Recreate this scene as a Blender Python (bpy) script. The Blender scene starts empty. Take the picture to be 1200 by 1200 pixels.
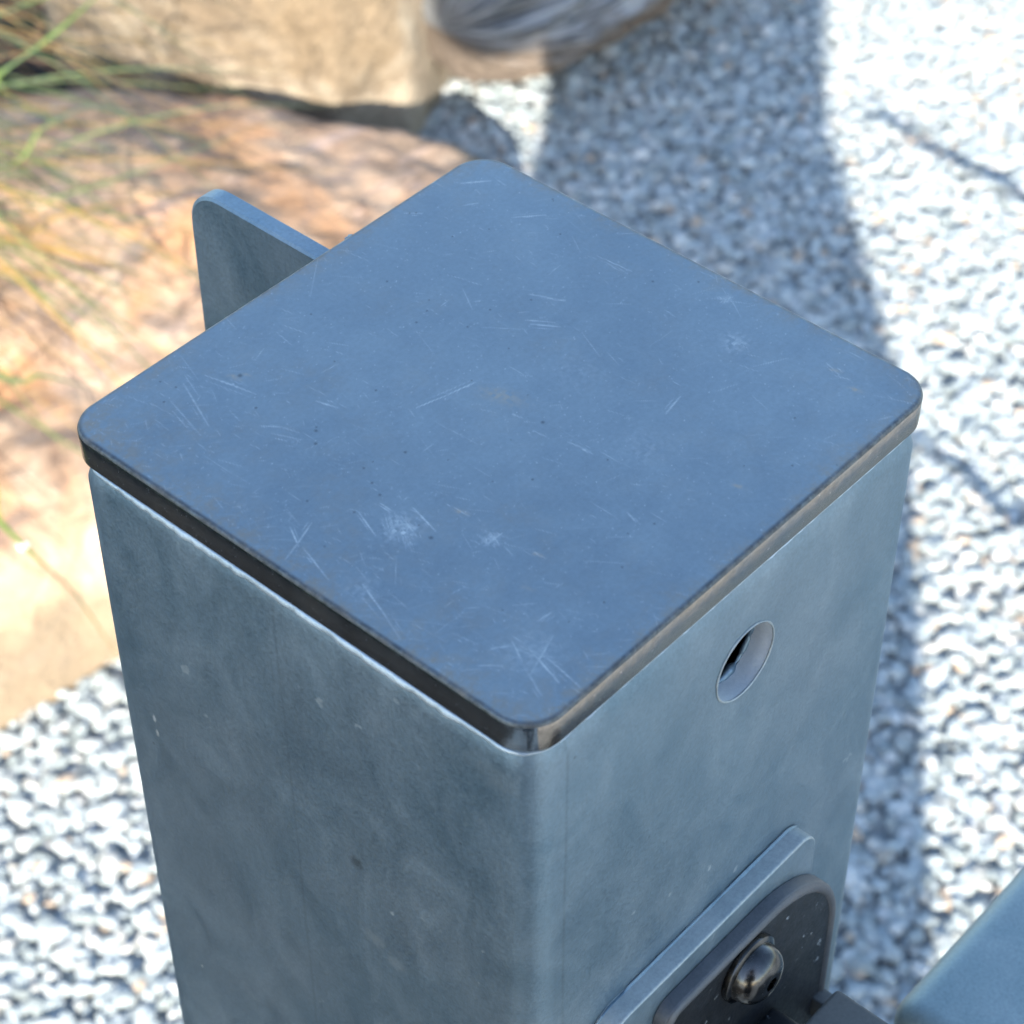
import bpy, bmesh, math, random
import numpy as np
from mathutils import Vector, Matrix, noise

S = bpy.context.scene
random.seed(7)
RNG = np.random.default_rng(7)

# ---------------------------------------------------------------- camera
cd = bpy.data.cameras.new('camera')
cam = bpy.data.objects.new('camera', cd)
S.collection.objects.link(cam)
cam.matrix_world = Matrix((
    (0.6634980, 0.5197927, -0.5381320, -0.3225617),
    (-0.7481700, 0.4576187, -0.4804443, -0.2908092),
    (-0.0034721, 0.7213880, 0.6925224, 1.5606464),
    (0, 0, 0, 1)))
cd.sensor_width = 36.0
cd.lens = 2768.4 / 1200 * 36.0
cd.clip_start = 0.02
cd.clip_end = 400
cd.dof.use_dof = True
cd.dof.focus_distance = 0.60
cd.dof.aperture_fstop = 23.0
S.camera = cam

# ---------------------------------------------------------------- light
SUN_EL = math.radians(22)
LD = Vector((0.737563, 0.561921, -0.374494))            # direction the sunlight travels
w = bpy.data.worlds.new('World'); S.world = w; w.use_nodes = True
wn = w.node_tree; wn.nodes.clear()
sky = wn.nodes.new('ShaderNodeTexSky'); sky.sky_type = 'NISHITA'; sky.sun_disc = False
sky.sun_elevation = SUN_EL
sky.sun_rotation = math.atan2(-LD.x, -LD.y)
sky.air_density = 1.0; sky.dust_density = 0.6; sky.ozone_density = 1.15
bg = wn.nodes.new('ShaderNodeBackground'); bg.inputs['Strength'].default_value = 0.15
wo = wn.nodes.new('ShaderNodeOutputWorld')
wn.links.new(sky.outputs[0], bg.inputs[0]); wn.links.new(bg.outputs[0], wo.inputs[0])
sd = bpy.data.lights.new('sun', 'SUN'); sd.energy = 5.0; sd.angle = math.radians(0.55)
sd.color = (1.0, 0.92, 0.79)
sun = bpy.data.objects.new('sun', sd); S.collection.objects.link(sun)
sun.rotation_euler = LD.to_track_quat('-Z', 'Y').to_euler()
sun.location = (-6, -5, 4)

S.view_settings.view_transform = 'Standard'
S.view_settings.look = 'None'
S.view_settings.exposure = 1.75
S.view_settings.gamma = 1.0
S.view_settings.use_curve_mapping = False
S.render.engine = 'CYCLES'

# ---------------------------------------------------------------- helpers
def tag(o, label=None, cat=None, group=None, kind=None):
    if label: o['label'] = label
    if cat: o['category'] = cat
    if group: o['group'] = group
    if kind: o['kind'] = kind
    return o

def empty(name, loc, label, cat, group=None):
    o = bpy.data.objects.new(name, None); S.collection.objects.link(o)
    o.location = loc; o.empty_display_size = 0.05
    return tag(o, label, cat, group)

def link(name, me, mat=None, parent=None, smooth=35):
    if mat is not None and len(me.materials) == 0: me.materials.append(mat)
    if smooth:
        me.polygons.foreach_set('use_smooth', [True] * len(me.polygons))
        me.set_sharp_from_angle(angle=math.radians(smooth))
    o = bpy.data.objects.new(name, me); S.collection.objects.link(o)
    if parent is not None:
        o.parent = parent
        o.matrix_parent_inverse = Matrix.Translation(-Vector(parent.location))
    return o

def bm_obj(name, bm, mat=None, parent=None, smooth=35):
    bmesh.ops.recalc_face_normals(bm, faces=bm.faces)
    me = bpy.data.meshes.new(name); bm.to_mesh(me); bm.free()
    return link(name, me, mat, parent, smooth)

def rrect(hx, hy, r, n=8, cx=0, cy=0):
    pts = []
    for sx, sy, a0 in ((1, 1, 0), (-1, 1, 90), (-1, -1, 180), (1, -1, 270)):
        for i in range(n + 1):
            a = math.radians(a0 + 90 * i / n)
            pts.append((cx + sx * (hx - r) + r * math.cos(a), cy + sy * (hy - r) + r * math.sin(a)))
    return pts

def loft(bm, loops, cap=(True, True), closed=False):
    vs = [[bm.verts.new(p) for p in L] for L in loops]
    n = len(vs[0])
    seq = list(zip(vs, vs[1:])) + ([(vs[-1], vs[0])] if closed else [])
    for a, b in seq:
        for i in range(n):
            bm.faces.new((a[i], a[(i + 1) % n], b[(i + 1) % n], b[i]))
    if not closed:
        if cap[0]: bm.faces.new(vs[0][::-1])
        if cap[1]: bm.faces.new(vs[-1])
    return vs

def plate(outline, y0, y1, bev=0.0012, axis='y'):
    """outline in (x,z); extruded from y0 (at the wall) to y1 with a rounded front rim"""
    bm = bmesh.new()
    cx = sum(p[0] for p in outline) / len(outline); cz = sum(p[1] for p in outline) / len(outline)
    def inset(d):
        out = []
        n = len(outline)
        for i, (x, z) in enumerate(outline):
            x0, z0 = outline[i - 1]; x1, z1 = outline[(i + 1) % n]
            tx, tz = x1 - x0, z1 - z0; l = math.hypot(tx, tz) or 1
            nx, nz = tz / l, -tx / l
            if nx * (x - cx) + nz * (z - cz) < 0: nx, nz = -nx, -nz
            out.append((x - nx * d, z - nz * d))
        return out
    s = 1 if y1 > y0 else -1
    loops = [[(x, y0, z) for x, z in inset(0)]]
    for k in range(5):
        a = math.radians(90 * k / 4)
        loops.append([(x, y1 - s * bev + s * bev * math.sin(a), z) for x, z in inset(bev * (1 - math.cos(a)))])
    loft(bm, loops)
    return bm

# ---------------------------------------------------------------- material helpers
class M:
    def __init__(self, name):
        self.m = bpy.data.materials.new(name); self.m.use_nodes = True
        self.t = self.m.node_tree; self.n = self.t.nodes; self.l = self.t.links
        self.b = self.n['Principled BSDF']
        self.tc = self.n.new('ShaderNodeTexCoord')
    def set(self, **k):
        for a, v in k.items(): self.b.inputs[a.replace('_', ' ')].default_value = v
        return self
    def node(self, typ, **k):
        x = self.n.new(typ)
        for a, v in k.items():
            if a in x.inputs.keys(): x.inputs[a].default_value = v
            else: setattr(x, a, v)
        return x
    def map(self, scale=(1, 1, 1), rot=(0, 0, 0)):
        x = self.n.new('ShaderNodeMapping'); x.inputs['Scale'].default_value = scale
        x.inputs['Rotation'].default_value = rot
        self.l.new(self.tc.outputs['Object'], x.inputs[0]); return x.outputs[0]
    def noise(self, scale, detail=6, rough=0.6, vec=None, dist=0.0):
        x = self.node('ShaderNodeTexNoise', Scale=scale, Detail=detail, Roughness=rough, Distortion=dist)
        self.l.new(vec if vec is not None else self.tc.outputs['Object'], x.inputs['Vector'])
        return x.outputs[0]
    def vor(self, scale, vec=None, feature='F1', out='Color', rnd=1.0):
        x = self.node('ShaderNodeTexVoronoi', Scale=scale); x.feature = feature
        x.inputs['Randomness'].default_value = rnd
        self.l.new(vec if vec is not None else self.tc.outputs['Object'], x.inputs['Vector'])
        return x.outputs[out]
    def ramp(self, src, stops, interp='LINEAR'):
        x = self.n.new('ShaderNodeValToRGB'); e = x.color_ramp.elements
        x.color_ramp.interpolation = interp
        while len(e) < len(stops): e.new(0.5)
        for q, (p, c) in zip(e, stops):
            q.position = p
            q.color = (c, c, c, 1) if not isinstance(c, tuple) else (*c, 1)
        self.l.new(src, x.inputs[0]); return x.outputs[0]
    def mix(self, f, a, b, mode='MIX'):
        x = self.n.new('ShaderNodeMix'); x.data_type = 'RGBA'; x.blend_type = mode
        for s, v in ((x.inputs[0], f), (x.inputs[6], a), (x.inputs[7], b)):
            if hasattr(v, 'links') or isinstance(v, bpy.types.NodeSocket): self.l.new(v, s)
            elif isinstance(v, tuple): s.default_value = (*v, 1) if len(v) == 3 else v
            else: s.default_value = v
        return x.outputs[2]
    def math(self, op, a, b=0.0):
        x = self.n.new('ShaderNodeMath'); x.operation = op
        for s, v in ((x.inputs[0], a), (x.inputs[1], b)):
            if isinstance(v, bpy.types.NodeSocket): self.l.new(v, s)
            else: s.default_value = v
        return x.outputs[0]
    def attr(self, name, typ='GEOMETRY', out='Fac'):
        x = self.n.new('ShaderNodeAttribute'); x.attribute_name = name; x.attribute_type = typ
        return x.outputs[out]
    def col(self, s): self.l.new(s, self.b.inputs['Base Color']); return self
    def rough(self, s): self.l.new(s, self.b.inputs['Roughness']); return self
    def metal(self, s): self.l.new(s, self.b.inputs['Metallic']); return self
    def bump(self, s, strength=0.3, dist=0.001, prev=None):
        x = self.node('ShaderNodeBump', Strength=strength, Distance=dist)
        self.l.new(s, x.inputs['Height'])
        if prev is not None: self.l.new(prev, x.inputs['Normal'])
        self.l.new(x.outputs[0], self.b.inputs['Normal']); return x.outputs[0]

# chips and stains on the left face: y, z, half sizes (m), strength, colour
MARKS = [(.0582, 1.0847, .0007, .0018, .9, (.62, .66, .68)), (.0578, 1.0793, .0008, .0016, .8, (.62, .66, .68)),
         (-.0172, 1.0867, .0026, .0028, .5, (.045, .05, .05)), (-.0212, 1.0594, .0046, .0042, .28, (.42, .46, .47)),
         (-.0295, 1.0552, .0050, .0034, .25, (.42, .46, .47)), (.0546, .9759, .0006, .0008, .8, (.6, .64, .66)),
         (-.0640, 1.1580, .0110, .0055, .14, (.50, .54, .55))]
def galvanised(name, c0=(.108, .182, .240), c1=(.280, .348, .398), rough=0.47, metallic=0.75, seams=False):
    m = M(name)
    big = m.noise(9, 4, .55, dist=.6)
    sv = m.map((8, 10, 6.5), (0.95, 0.6, 0.6))
    st = m.noise(6, 6, .6, vec=sv, dist=.8)
    sp = m.vor(85, vec=m.map((1, 1, .6), (.3, .2, .5)))
    f = m.mix(.5, big, st)
    f = m.mix(.05, f, sp)
    c = m.ramp(f, [(.30, c0), (.52, tuple((a + b) / 2 for a, b in zip(c0, c1))), (.70, c1)])
    grey = m.ramp(m.noise(11, 3, .5, dist=.5), [(.45, 0.0), (.65, .38)])
    c = m.mix(grey, c, tuple(.55 * a + .55 * b for a, b in zip(c0, (c1[0] * 1.15, c1[1] * .95, c1[2] * .88))))
    fine = m.noise(900, 3, .7)
    c = m.mix(.26, c, m.ramp(fine, [(.3, .25), (.7, .75)]), 'OVERLAY')
    # whitish zinc specks and small dark pits
    spk = m.ramp(m.noise(160, 2, .5), [(.70, 0.0), (.76, 1.0)])
    spk2 = m.math('MULTIPLY', spk, m.ramp(m.noise(18, 3, .5), [(.5, 0.0), (.65, .55)]))
    c = m.mix(spk2, c, (.55, .60, .63))
    pit = m.ramp(m.vor(60, out='Distance'), [(.0, 1.0), (.045, 0.0)])
    pit = m.math('MULTIPLY', pit, m.ramp(m.noise(30, 2, .5), [(.55, 0.0), (.6, .7)]))
    c = m.mix(pit, c, (.05, .055, .06))
    if seams:
        sx = m.n.new('ShaderNodeSeparateXYZ'); m.l.new(m.tc.outputs['Object'], sx.inputs[0])
        wob = m.math('MULTIPLY', m.math('SUBTRACT', m.noise(20, 3, .5), .5), .0012)
        for ax, pos, wd, st_ in ((0, -.0632, .0009, .30), (1, .0047, .0008, .13)):
            d = m.math('ABSOLUTE', m.math('SUBTRACT', m.math('ADD', sx.outputs[ax], wob), pos))
            ln = m.ramp(m.math('DIVIDE', d, wd), [(.0, 1.0), (1.0, 0.0)])
            ln = m.math('MULTIPLY', ln, m.ramp(m.noise(90, 4, .7), [(.4, .15), (.6, st_)]))
            c = m.mix(ln, c, (.05, .07, .08))
        for (py, pz, ry, rz_, st_, cc) in MARKS:
            wb = m.math('MULTIPLY', m.math('SUBTRACT', m.noise(260, 3, .7), .5), 1.6)
            dy = m.math('DIVIDE', m.math('SUBTRACT', sx.outputs[1], py), ry); dz = m.math('DIVIDE', m.math('SUBTRACT', sx.outputs[2], pz), rz_)
            dd = m.math('ADD', m.math('SQRT', m.math('ADD', m.math('MULTIPLY', dy, dy), m.math('MULTIPLY', dz, dz))), wb)
            on = m.math('LESS_THAN', sx.outputs[0], -.074)
            c = m.mix(m.math('MULTIPLY', on, m.ramp(dd, [(.35, st_), (1.0, 0.0)])), c, cc)
    m.col(c)
    m.rough(m.ramp(m.mix(.5, st, fine), [(.3, rough - .08), (.7, rough + .12)]))
    m.set(Metallic=metallic)
    b1 = m.bump(fine, .22, .0005)
    b2 = m.bump(big, .25, .004, b1)
    return m.m

MAT = {}
MAT['zinc'] = galvanised('galvanised_steel')
MAT['zinc_brown'] = galvanised('dull_grey_steel', (.085, .09, .09), (.14, .14, .135), .7, .1)
MAT['tube'] = galvanised('galvanised_tube_wall', seams=True)
MAT['rim'] = galvanised('skylit_worn_rim', (.07, .075, .085), (.15, .16, .175), .5, .5)  # plate paint with skylight on its edges put into the colour, plus wear
MAT['zinc_light'] = galvanised('galvanised_steel_bright', (.25, .305, .325), (.46, .50, .51), .52, .5)
MAT['bead'] = galvanised('weld_bead', (.34, .41, .46), (.62, .70, .76), .40, .7)
MAT['rail'] = galvanised('galvanised_rail', (.19, .27, .29), (.34, .41, .425), .55, .5)
MAT['raw'] = galvanised('raw_zinc', (.52, .58, .62), (.80, .86, .88), .6, .3)

def cap_material():
    m = M('cap_steel')
    big = m.noise(14, 5, .6, dist=.4); fine = m.noise(700, 4, .7); mid = m.noise(110, 5, .65)
    c = m.ramp(big, [(.3, (.186, .234, .270)), (.7, (.242, .292, .322))])
    c = m.mix(.22, c, m.ramp(mid, [(.3, .35), (.7, .65)]), 'OVERLAY')
    c = m.mix(.14, c, m.ramp(fine, [(.25, .2), (.75, .8)]), 'OVERLAY')
    pep = m.ramp(m.vor(420, out='Distance'), [(.0, 1.0), (.12, 0.0)])
    pep = m.math('MULTIPLY', pep, m.ramp(m.noise(70, 3, .6), [(.52, 0.0), (.66, .5)]))
    c = m.mix(pep, c, (.12, .14, .16))
    rub = m.attr('rub'); scr = m.attr('scratch'); drk = m.attr('dark')
    # rubbed, dirty border: broken up by noise
    rb = m.math('MULTIPLY', rub, m.ramp(m.noise(260, 5, .75), [(.40, .05), (.62, 1.0)]))
    c = m.mix(m.math('MULTIPLY', rb, .75), c, (.26, .215, .165))
    sn = m.math('MULTIPLY', scr, m.ramp(m.noise(600, 3, .7), [(.35, .35), (.6, 1.0)]))
    c = m.mix(sn, c, (.68, .70, .70))
    tan = m.attr('tan')
    c = m.mix(m.math('MULTIPLY', tan, .85), c, (.42, .34, .25))
    c = m.mix(drk, c, (.035, .035, .04))
    lip = m.attr('lip')
    lipn = m.math('MULTIPLY', lip, m.ramp(m.noise(330, 5, .75), [(.30, .35), (.60, 1.0)]))
    c = m.mix(lipn, c, (.075, .080, .085))
    m.col(c)
    r = m.ramp(mid, [(.3, .36), (.7, .50)])
    r = m.mix(sn, r, (.6, .6, .6)); r = m.mix(rb, r, (.65, .65, .65)); m.rough(r)
    m.metal(m.math('SUBTRACT', .78, m.math('MULTIPLY', m.math('MAXIMUM', sn, rb), .45)))
    b = m.bump(fine, .08, .0003); m.bump(scr, .3, .0002, b)
    return m.m
MAT['cap'] = cap_material()

def edge_material():
    m = M('cap_cut_edge')
    a = m.noise(40, 6, .7, vec=m.map((1, 1, .25))); fine = m.noise(500, 4, .7)
    c = m.ramp(a, [(.3, (.10, .135, .18)), (.5, (.19, .245, .31)), (.75, (.30, .34, .37))])
    c = m.mix(.3, c, m.ramp(fine, [(.3, .25), (.7, .75)]), 'OVERLAY')
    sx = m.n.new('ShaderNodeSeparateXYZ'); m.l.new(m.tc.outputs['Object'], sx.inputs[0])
    warm_side = m.math('LESS_THAN', m.math('ADD', sx.outputs[1], m.math('MULTIPLY', m.math('SUBTRACT', a, .5), .002)), -.0742)
    warm_side = m.math('MULTIPLY', warm_side, m.ramp(m.noise(60, 5, .7), [(.3, .5), (.6, 1.0)]))
    c = m.mix(warm_side, c, m.ramp(fine, [(.3, (.32, .265, .225)), (.7, (.50, .43, .37))]))  # warmer, lighter tone along the right-hand side of the edge only
    m.col(c).rough(m.ramp(fine, [(.3, .18), (.7, .28)])); m.set(Metallic=1.0)
    b = m.bump(fine, .3, .0005); m.bump(a, .3, .001, b)
    return m.m
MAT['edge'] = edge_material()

def black_paint():
    m = M('worn_black_paint')
    a = m.noise(120, 6, .7); fine = m.noise(700, 4, .7); k = m.noise(55, 4, .6, dist=.8)
    c = m.ramp(a, [(.3, (.006, .008, .010)), (.7, (.018, .021, .026))])
    chips = m.ramp(m.noise(230, 3, .6), [(.655, 0.0), (.68, .7)])
    chips = m.math('MULTIPLY', chips, m.ramp(k, [(.54, 0.0), (.60, 1.0)]))
    c = m.mix(chips, c, (.34, .37, .40))
    m.col(c).rough(m.ramp(fine, [(.3, .38), (.7, .55)])); m.set(Metallic=0.0)
    m.b.inputs['Specular IOR Level'].default_value = .28
    b = m.bump(k, .35, .0012); m.bump(fine, .15, .0004, b)
    return m.m
MAT['black'] = black_paint()

def bolt_mat():
    m = M('dark_bolt_steel')
    fine = m.noise(600, 4, .7); a = m.noise(150, 4, .6)
    m.col(m.ramp(a, [(.3, (.05, .05, .052)), (.7, (.14, .138, .135))]))
    m.rough(m.ramp(fine, [(.3, .16), (.7, .30)])); m.set(Metallic=1.0)
    m.bump(a, .15, .0006)
    return m.m
MAT['bolt'] = bolt_mat()

def socket_mat():
    m = M('socket_black'); m.set(Roughness=.6, Metallic=.3)
    m.col(m.ramp(m.noise(300), [(.3, (.01, .01, .01)), (.7, (.03, .03, .028))])); return m.m
MAT['socket'] = socket_mat()

# ---------------------------------------------------------------- ground
GZ = 0.0
def pebble_ground_mat():
    m = M('gravel_bed')
    v = m.vor(62); d = m.vor(62, out='Distance')
    c = m.ramp(v, [(.1, (.34, .37, .39)), (.5, (.42, .46, .47)), (.9, (.50, .54, .55))])
    c = m.mix(m.ramp(d, [(.35, 0.0), (.75, .85)]), c, (.26, .28, .29))
    m.col(c).set(Roughness=.9)
    m.bump(m.ramp(d, [(.0, 1.0), (.6, 0.0)]), 1.0, .01)
    return m.m

def grid_sheet(name, x0, x1, y0, y1, nx, ny, zf, mat):
    xs = np.linspace(x0, x1, nx); ys = np.linspace(y0, y1, ny)
    X, Y = np.meshgrid(xs, ys)
    Z = np.array([[zf(x, y) for x in xs] for y in ys])
    v = np.stack([X, Y, Z], -1).reshape(-1, 3)
    i = np.arange(nx * ny).reshape(ny, nx)
    f = np.stack([i[:-1, :-1], i[:-1, 1:], i[1:, 1:], i[1:, :-1]], -1).reshape(-1, 4)
    me = bpy.data.meshes.new(name); me.from_pydata(v.tolist(), [], f.tolist())
    return link(name, me, mat, smooth=60)

tag(grid_sheet('ground', -150, 150, -150, 150, 3, 3, lambda x, y: GZ, pebble_ground_mat()), kind='structure')

# planting bed: dark soil running along the left of the boulders and past the post
BED = [(-2.6, -1.2), (-.35, .18), (-.02, .46), (.10, .78), (.26, .97), (.55, 1.05), (.8, 1.3), (1.1, 1.60), (1.5, 2.05), (1.9, 3.4), (-3.5, 4.2), (-4.5, 0.5)]
def inside(poly, x, y):
    c = False; n = len(poly)
    for i in range(n):
        x0, y0 = poly[i - 1]; x1, y1 = poly[i]
        if (y0 > y) != (y1 > y) and x < (x1 - x0) * (y - y0) / (y1 - y0) + x0: c = not c
    return c
def soil_mat():
    m = M('soil')
    a = m.noise(25, 8, .7); v = m.vor(70, vec=m.map((1, 2.5, 1), (0, 0, .6)))
    c = m.ramp(a, [(.35, (.012, .012, .012)), (.6, (.028, .026, .024)), (.75, (.06, .05, .04))])
    c = m.mix(.3, c, m.ramp(v, [(.2, (.012, .011, .010)), (.9, (.07, .055, .04))]))
    m.col(c).set(Roughness=.95); m.bump(a, .8, .02)
    return m.m
bm = bmesh.new()
vs = [bm.verts.new((x, y, .012)) for x, y in BED]; bm.faces.new(vs)
tag(bm_obj('planting_bed', bm, soil_mat(), smooth=None), kind='structure')

# ---- gravel: thousands of crushed pebbles, scattered by geometry nodes
def pebble_mat():
    m = M('pebble_stone')
    r = m.attr('rnd', 'INSTANCER'); r2 = m.attr('rnd2', 'INSTANCER')
    c = m.ramp(r, [(.0, (.20, .235, .245)), (.14, (.31, .36, .375)), (.5, (.38, .435, .455)), (.85, (.44, .49, .505)), (1.0, (.60, .62, .62))])
    warm = m.ramp(r2, [(.965, 0.0), (.975, .75)], 'LINEAR')
    c = m.mix(warm, c, (.46, .31, .19))
    warm2 = m.ramp(r2, [(.80, 0.0), (.90, .35)])
    c = m.mix(warm2, c, (.50, .43, .36))
    vein = m.noise(3.0, 6, .7, dist=1.5)
    c = m.mix(.3, c, m.ramp(vein, [(.35, .25), (.65, .75)]), 'OVERLAY')
    m.col(c).set(Roughness=.8); m.bump(m.noise(9, 5, .7), .4, .15)
    return m.m

def make_gravel(pts, layer_z, size, name='gravel'):
    n = len(pts)
    me = bpy.data.meshes.new(name); me.vertices.add(n)
    co = np.empty((n, 3)); co[:, :2] = pts; co[:, 2] = layer_z
    me.vertices.foreach_set('co', co.ravel())
    def att(nm, typ, data, key='value'):
        a = me.attributes.new(nm, typ, 'POINT'); a.data.foreach_set(key, np.asarray(data).ravel())
    att('rot', 'FLOAT_VECTOR', np.stack([RNG.uniform(-.28, .28, n), RNG.uniform(-.28, .28, n), RNG.uniform(0, 6.28, n)], -1), 'vector')
    b = size * RNG.uniform(.5, 1.0, n) * np.where(RNG.random(n) < .2, 1.45, 1.05)
    att('scl', 'FLOAT_VECTOR', np.stack([b * RNG.uniform(1.0, 1.35, n), b * RNG.uniform(.75, 1.0, n), b * RNG.uniform(.45, .70, n)], -1), 'vector')
    att('idx', 'INT', RNG.integers(0, 8, n))
    att('rnd', 'FLOAT', RNG.uniform(0, 1, n)); att('rnd2', 'FLOAT', RNG.uniform(0, 1, n))
    o = bpy.data.objects.new(name, me); S.collection.objects.link(o)
    g = bpy.data.node_groups.new('gravel_scatter', 'GeometryNodeTree')
    g.interface.new_socket('Geometry', in_out='INPUT', socket_type='NodeSocketGeometry')
    g.interface.new_socket('Geometry', in_out='OUTPUT', socket_type='NodeSocketGeometry')
    N = g.nodes; L = g.links
    gi = N.new('NodeGroupInput'); go = N.new('NodeGroupOutput')
    g2i = N.new('GeometryNodeGeometryToInstance')
    for k in range(8):
        ico = N.new('GeometryNodeMeshIcoSphere'); ico.inputs['Radius'].default_value = .5
        ico.inputs['Subdivisions'].default_value = 2
        pos = N.new('GeometryNodeInputPosition')
        prev = ico.outputs[0]
        # angular facets: cell-wise voronoi push, then a soft noise
        for typ, sc, amt in (('v', 1.25, .36), ('n', 2.2, .34)):
            if typ == 'v':
                t = N.new('ShaderNodeTexVoronoi'); t.voronoi_dimensions = '4D'; t.feature = 'SMOOTH_F1'
                t.inputs['Smoothness'].default_value = .25
                t.inputs['W'].default_value = k * 3.7; t.inputs['Scale'].default_value = sc; out = t.outputs['Distance']
            else:
                t = N.new('ShaderNodeTexNoise'); t.noise_dimensions = '4D'
                t.inputs['W'].default_value = k * 5.1; t.inputs['Scale'].default_value = sc; out = t.outputs[0]
            L.new(pos.outputs[0], t.inputs['Vector'])
            mr = N.new('ShaderNodeMapRange'); mr.inputs['To Min'].default_value = -amt; mr.inputs['To Max'].default_value = amt
            L.new(out, mr.inputs['Value'])
            vm = N.new('ShaderNodeVectorMath'); vm.operation = 'SCALE'
            L.new(pos.outputs[0], vm.inputs[0]); L.new(mr.outputs[0], vm.inputs['Scale'])
            sp = N.new('GeometryNodeSetPosition'); L.new(prev, sp.inputs['Geometry']); L.new(vm.outputs[0], sp.inputs['Offset'])
            prev = sp.outputs[0]
        ss = N.new('GeometryNodeSetShadeSmooth'); ss.inputs['Shade Smooth'].default_value = False; L.new(prev, ss.inputs['Geometry'])
        sm = N.new('GeometryNodeSetMaterial'); sm.inputs['Material'].default_value = MAT['pebble']
        L.new(ss.outputs[0], sm.inputs['Geometry']); L.new(sm.outputs[0], g2i.inputs[0])
    iop = N.new('GeometryNodeInstanceOnPoints'); iop.inputs['Pick Instance'].default_value = True
    L.new(gi.outputs[0], iop.inputs['Points']); L.new(g2i.outputs[0], iop.inputs['Instance'])
    for nm, typ, sock in (('rot', 'FLOAT_VECTOR', 'Rotation'), ('scl', 'FLOAT_VECTOR', 'Scale'), ('idx', 'INT', 'Instance Index')):
        na = N.new('GeometryNodeInputNamedAttribute'); na.data_type = typ; na.inputs['Name'].default_value = nm
        if sock == 'Rotation':
            er = N.new('FunctionNodeEulerToRotation'); L.new(na.outputs[0], er.inputs[0]); L.new(er.outputs[0], iop.inputs[sock])
        else:
            L.new(na.outputs[0], iop.inputs[sock])
    L.new(iop.outputs[0], go.inputs[0])
    md = o.modifiers.new('scatter', 'NODES'); md.node_group = g
    return o
MAT['pebble'] = pebble_mat()

def scatter_points(pitch, x0, x1, y0, y1, jit):
    xs = np.arange(x0, x1, pitch); ys = np.arange(y0, y1, pitch * .87)
    X, Y = np.meshgrid(xs, ys); X[1::2] += pitch / 2
    P = np.stack([X.ravel(), Y.ravel()], -1)
    return P + RNG.uniform(-jit, jit, P.shape)
P1 = scatter_points(.0122, -.9, 2.6, -1.1, 2.5, .0065)
P2 = scatter_points(.0140, -.9, 2.6, -1.1, 2.5, .0100)
keep = lambda P: np.array([not inside(BED, x, y) for x, y in P])
P1 = P1[keep(P1)]; P2 = P2[keep(P2)]
P = np.concatenate([P1, P2])
Z = np.concatenate([RNG.uniform(.002, .007, len(P1)), RNG.uniform(.007, .0115, len(P2))])
gr = make_gravel(P, Z, .0140)
tag(gr, 'pale grey crushed stone gravel covering the ground around the post', 'gravel', kind='stuff')

# ---------------------------------------------------------------- boulders
def fbm(p, oct=5, H=.9, lac=2.1):
    return noise.fractal(p, H, lac, oct)

def boulder(name, outline, height, power, seed, mat, label, rough=.03, tilt=(0, 0), rings=90, seg=360, ridge=.0, flat=2.4, droop=0.0):
    n = len(outline)
    cx = sum(p[0] for p in outline) / n; cy = sum(p[1] for p in outline) / n
    ang = []
    for x, y in outline: ang.append((math.atan2(y - cy, x - cx), math.hypot(x - cx, y - cy)))
    # boundary radius for every angle, by ray / polygon intersection
    def radius(a):
        dx, dy = math.cos(a), math.sin(a); best = None
        for i in range(n):
            x0, y0 = outline[i - 1]; x1, y1 = outline[i]
            ex, ey = x1 - x0, y1 - y0
            den = dx * ey - dy * ex
            if abs(den) < 1e-9: continue
            t = ((x0 - cx) * ey - (y0 - cy) * ex) / den
            u = ((x0 - cx) * dy - (y0 - cy) * dx) / den
            if t > 0 and -1e-6 <= u <= 1 + 1e-6 and (best is None or t > best): best = t
        return best or .1
    rad = np.array([radius(2 * math.pi * k / seg) for k in range(seg)])
    ker = np.array([1, 2, 3, 2, 1.]); ker /= ker.sum()
    rad = np.convolve(np.r_[rad[-2:], rad, rad[:2]], ker, 'valid')
    verts = [(cx, cy, 0)]; base = []
    for j in range(1, rings + 1):
        s = j / rings
        # parametrise so that the steep flank gets many rings
        t = s if s < .6 else .6 + (s - .6) * 1.0
        rr = 1 - (1 - t) ** 1.6 if t < 1 else 1
        for k in range(seg):
            a = 2 * math.pi * k / seg; r = rad[k] * rr
            base.append((cx + r * math.cos(a), cy + r * math.sin(a), rr))
    co = []
    so = Vector((seed * 3.1, seed * 1.7, seed * 2.3))
    def zz(x, y, rr):
        lo = 1 - droop * min(1, max(0, (x - .85) / .44))
        h = lo * height * max(0.0, 1 - rr ** power) ** (1 / flat)
        return h * (1 + tilt[0] * (x - cx) + tilt[1] * (y - cy))
    for x, y, rr in [(cx, cy, 0)] + base:
        z = zz(x, y, rr)
        p = Vector((x, y, z))
        q = p * 3.2 + so
        d = fbm(q, 7) * rough
        cell = noise.cell(Vector((p.x * 7, p.y * 7 + p.z * 5, seed))) if ridge else 0
        lay = math.sin((p.x * ridge * .6 - p.y * ridge * .8 + p.z * ridge * .5) + fbm(p * 6 + so, 3) * 2.2) if ridge else 0
        nx, ny = (x - cx), (y - cy); l = math.hypot(nx, ny) or 1
        side = min(1, rr ** 3)
        up = 1 - side * .7
        off = d + lay * (.006 if ridge else 0)
        p += Vector((nx / l * off * side, ny / l * off * side, off * up))
        if rr > .999: p.z = -.03
        co.append(p)
    faces = [(0, 1 + k, 1 + (k + 1) % seg) for k in range(seg)]
    for j in range(rings - 1):
        a = 1 + j * seg; b = a + seg
        for k in range(seg):
            k2 = (k + 1) % seg
            faces.append((a + k, b + k, b + k2, a + k2))
    me = bpy.data.meshes.new(name); me.from_pydata(co, [], faces)
    o = link(name, me, mat, smooth=50)
    return tag(o, label, 'boulder')

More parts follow.
